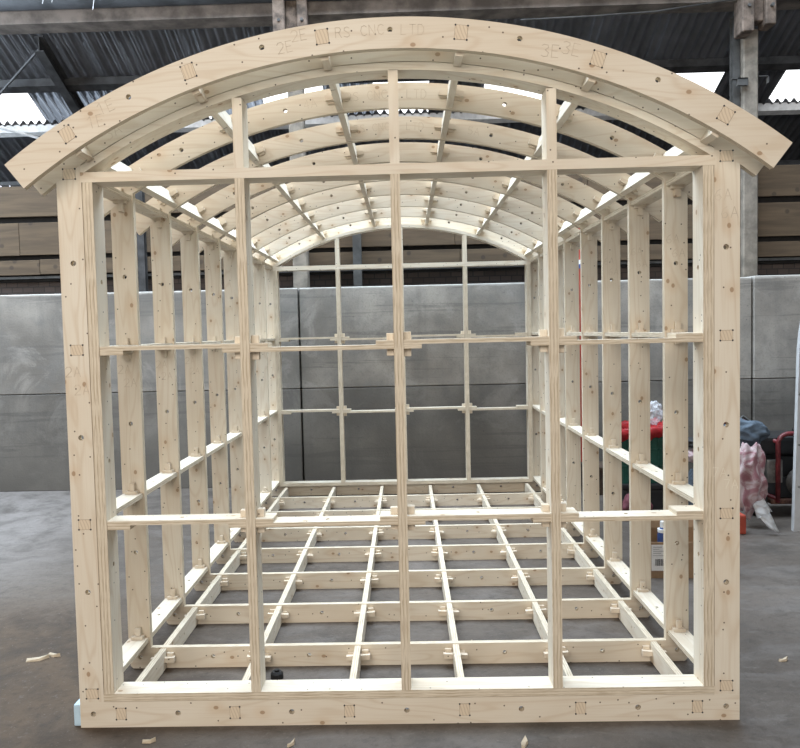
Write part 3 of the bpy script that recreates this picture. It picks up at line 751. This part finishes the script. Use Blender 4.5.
# orange pole by the wall
t = thing('striped_pole', 'thin orange-red pole with white and blue bands standing by the concrete wall', 'pole', (1.655, 4.30, 0))
bm = bmesh.new(); tube(bm, [(0, 0, 0), (.0, .0, 2.5)], .012, 12); obj('shaft', bm, M['orange'], t)
bm = bmesh.new(); tube(bm, [(0, 0, 2.075), (0, 0, 2.115)], .018, 12); obj('band', bm, M['white'], t)
bm = bmesh.new(); tube(bm, [(0, 0, 2.035), (0, 0, 2.075)], .018, 12); obj('band', bm, M['blue'], t)
# pale panel standing at the right edge
out = [(2.765, 0), (3.35, 0), (3.35, 1.75), (2.96, 1.75)] + [(2.96 - .165*math.sin(k*PI/16), 1.75 - .55*(1-math.cos(k*PI/16))) for k in range(1, 9)]
bm = plate(out, [circ(2.80, z, .008) for z in (.32, .62, .98)], 'xz', 2.60, 2.64)
tag(obj('board_panel', bm, [M['panelwhite'], M['panelwhite']]), 'tall whitewashed board with curved top standing in front of the generator', 'panel')
# small stuff on the floor
t = rbox(-1.282, -1.252, .01, .12, 0, .085, .008); tag(obj('foam_block', t, M['foam']), 'pale blue foam block against the foot of the left front post', 'block')
t = thing('bottle_cap', 'small black cap lying on the concrete inside the front sill', 'cap', (-.564, .40, 0))
bm = bmesh.new(); tube(bm, [(0, 0, 0), (0, 0, .022), (0, 0, .03)], [.028, .027, .02], 20); obj('body', bm, M['black'], t, smooth=False)
bm = bmesh.new(); tube(bm, [(.0, 0, .03), (.0, 0, .038)], .011, 12); obj('nozzle', bm, M['black'], t)
chips = [(-1.72, .62, .4, .10), (-1.66, .66, -.3, .07), (-2.05, .02, 1.2, .06), (-1.86, -.10, .2, .06), (-1.95, -.16, .9, .05), (-1.55, -.28, .3, .05), (-1.42, -.38, -.4, .06), (-.95, -.11, .2, .05),
         (-.42, -.14, 1.0, .04), (.42, -.15, 1.3, .06), (1.55, .05, .8, .07), (1.78, -.18, .1, .05), (1.66, .5, .4, .05), (-2.3, 1.1, .3, .08), (-.75, .30, .6, .05), (.30, .72, 1.1, .05), (-2.5, .45, .5, .06)]
for x, y, a, l in chips:
    bm = bmesh.new(); w = l*.22
    vs = [bm.verts.new(p) for p in ((-l/2, -w*.4, .001), (l*.1, -w, .001), (l/2, 0, .001), (l*.05, w, .001), (-l/2, w*.5, .001))]
    tp = [bm.verts.new((v.co.x*.92, v.co.y*.8, .006 + .006*((i*7) % 3))) for i, v in enumerate(vs)]
    bm.faces.new(vs[::-1]); bm.faces.new(tp)
    for i in range(5): bm.faces.new((vs[i], vs[(i+1) % 5], tp[(i+1) % 5], tp[i]))
    o = tag(obj('wood_chip', bm, M['chip'], None, (x, y, 0)), 'small pale splinter of wood lying loose on the concrete floor', 'wood chip', 'loose wood chips on the floor'); o.rotation_euler = (0, 0, a)
bm = bmesh.new()
for x, l in ((-3.35, .10), (-3.28, .06), (-3.26, .09), (-2.87, .17), (-2.80, .08), (-2.45, .09)):
    tube(bm, [(x, 4.52, 4.80), (x+.01, 4.517, 4.78-l*.5), (x-.004, 4.518, 4.78-l)], .0035, 5)
obj('cobweb', bm, M['web'], bpy.data.objects['gutter_pipe'])

# ------------------------------------------------------------------ light
w = bpy.data.worlds.new('World'); bpy.context.scene.world = w; w.use_nodes = True
bg = w.node_tree.nodes['Background']; bg.inputs[0].default_value = (.92, .95, 1.0, 1); bg.inputs[1].default_value = .14
def area(name, loc, rot, sx, sy, e, col=(1, 1, 1)):
    l = bpy.data.lights.new(name, 'AREA'); l.shape = 'RECTANGLE'; l.size = sx; l.size_y = sy; l.energy = e; l.color = col
    o = bpy.data.objects.new(name, l); C.objects.link(o); o.location = loc; o.rotation_euler = rot
    return o
area('rooflight', (-.6, 3.3, 7.2), (0, 0, 0), 8, 4.4, 1600, (.72, .86, 1.0))
area('side_fill', (-6.2, 4.2, 4.0), (0, math.radians(-52), 0), 3, 4.5, 460, (.74, .87, 1.0))  # unseen cool lamp added at the left to brighten floor and side faces
area('side_fill', (7.5, .5, 5.2), (0, math.radians(58), 0), 3, 8, 80, (.75, .87, 1.0))  # weaker unseen lamp added at the right for the side faces
area('front_fill', (-1.6, -6.6, 3.9), (math.radians(73), 0, math.radians(-12)), 6, 3, 465, (1.0, .925, .84))  # unseen warm lamp added behind the camera to brighten the front faces

# ------------------------------------------------------------------ camera
cam = bpy.data.cameras.new('Camera'); co = bpy.data.objects.new('Camera', cam); C.objects.link(co)
R_ = Vector((.99953118, .02007279, -.0231192)); U_ = Vector((.02203104, .05283675, .99836011)); F_ = Vector((-.02126142, .9984014, -.05236976))
co.matrix_world = Matrix(((R_.x, U_.x, -F_.x, .0257), (R_.y, U_.y, -F_.y, -2.8119), (R_.z, U_.z, -F_.z, 1.48516), (0, 0, 0, 1)))
cam.sensor_fit = 'HORIZONTAL'; cam.sensor_width = 36; cam.lens = 760/800*36
cam.shift_x = (400-390.17)/800; cam.shift_y = (372.287-374)/800; cam.clip_end = 100
sc = bpy.context.scene; sc.camera = co
sc.view_settings.view_transform = 'Standard'; sc.view_settings.look = 'None'; sc.view_settings.gamma = 1; sc.view_settings.exposure = .06
sc.view_settings.use_curve_mapping = False
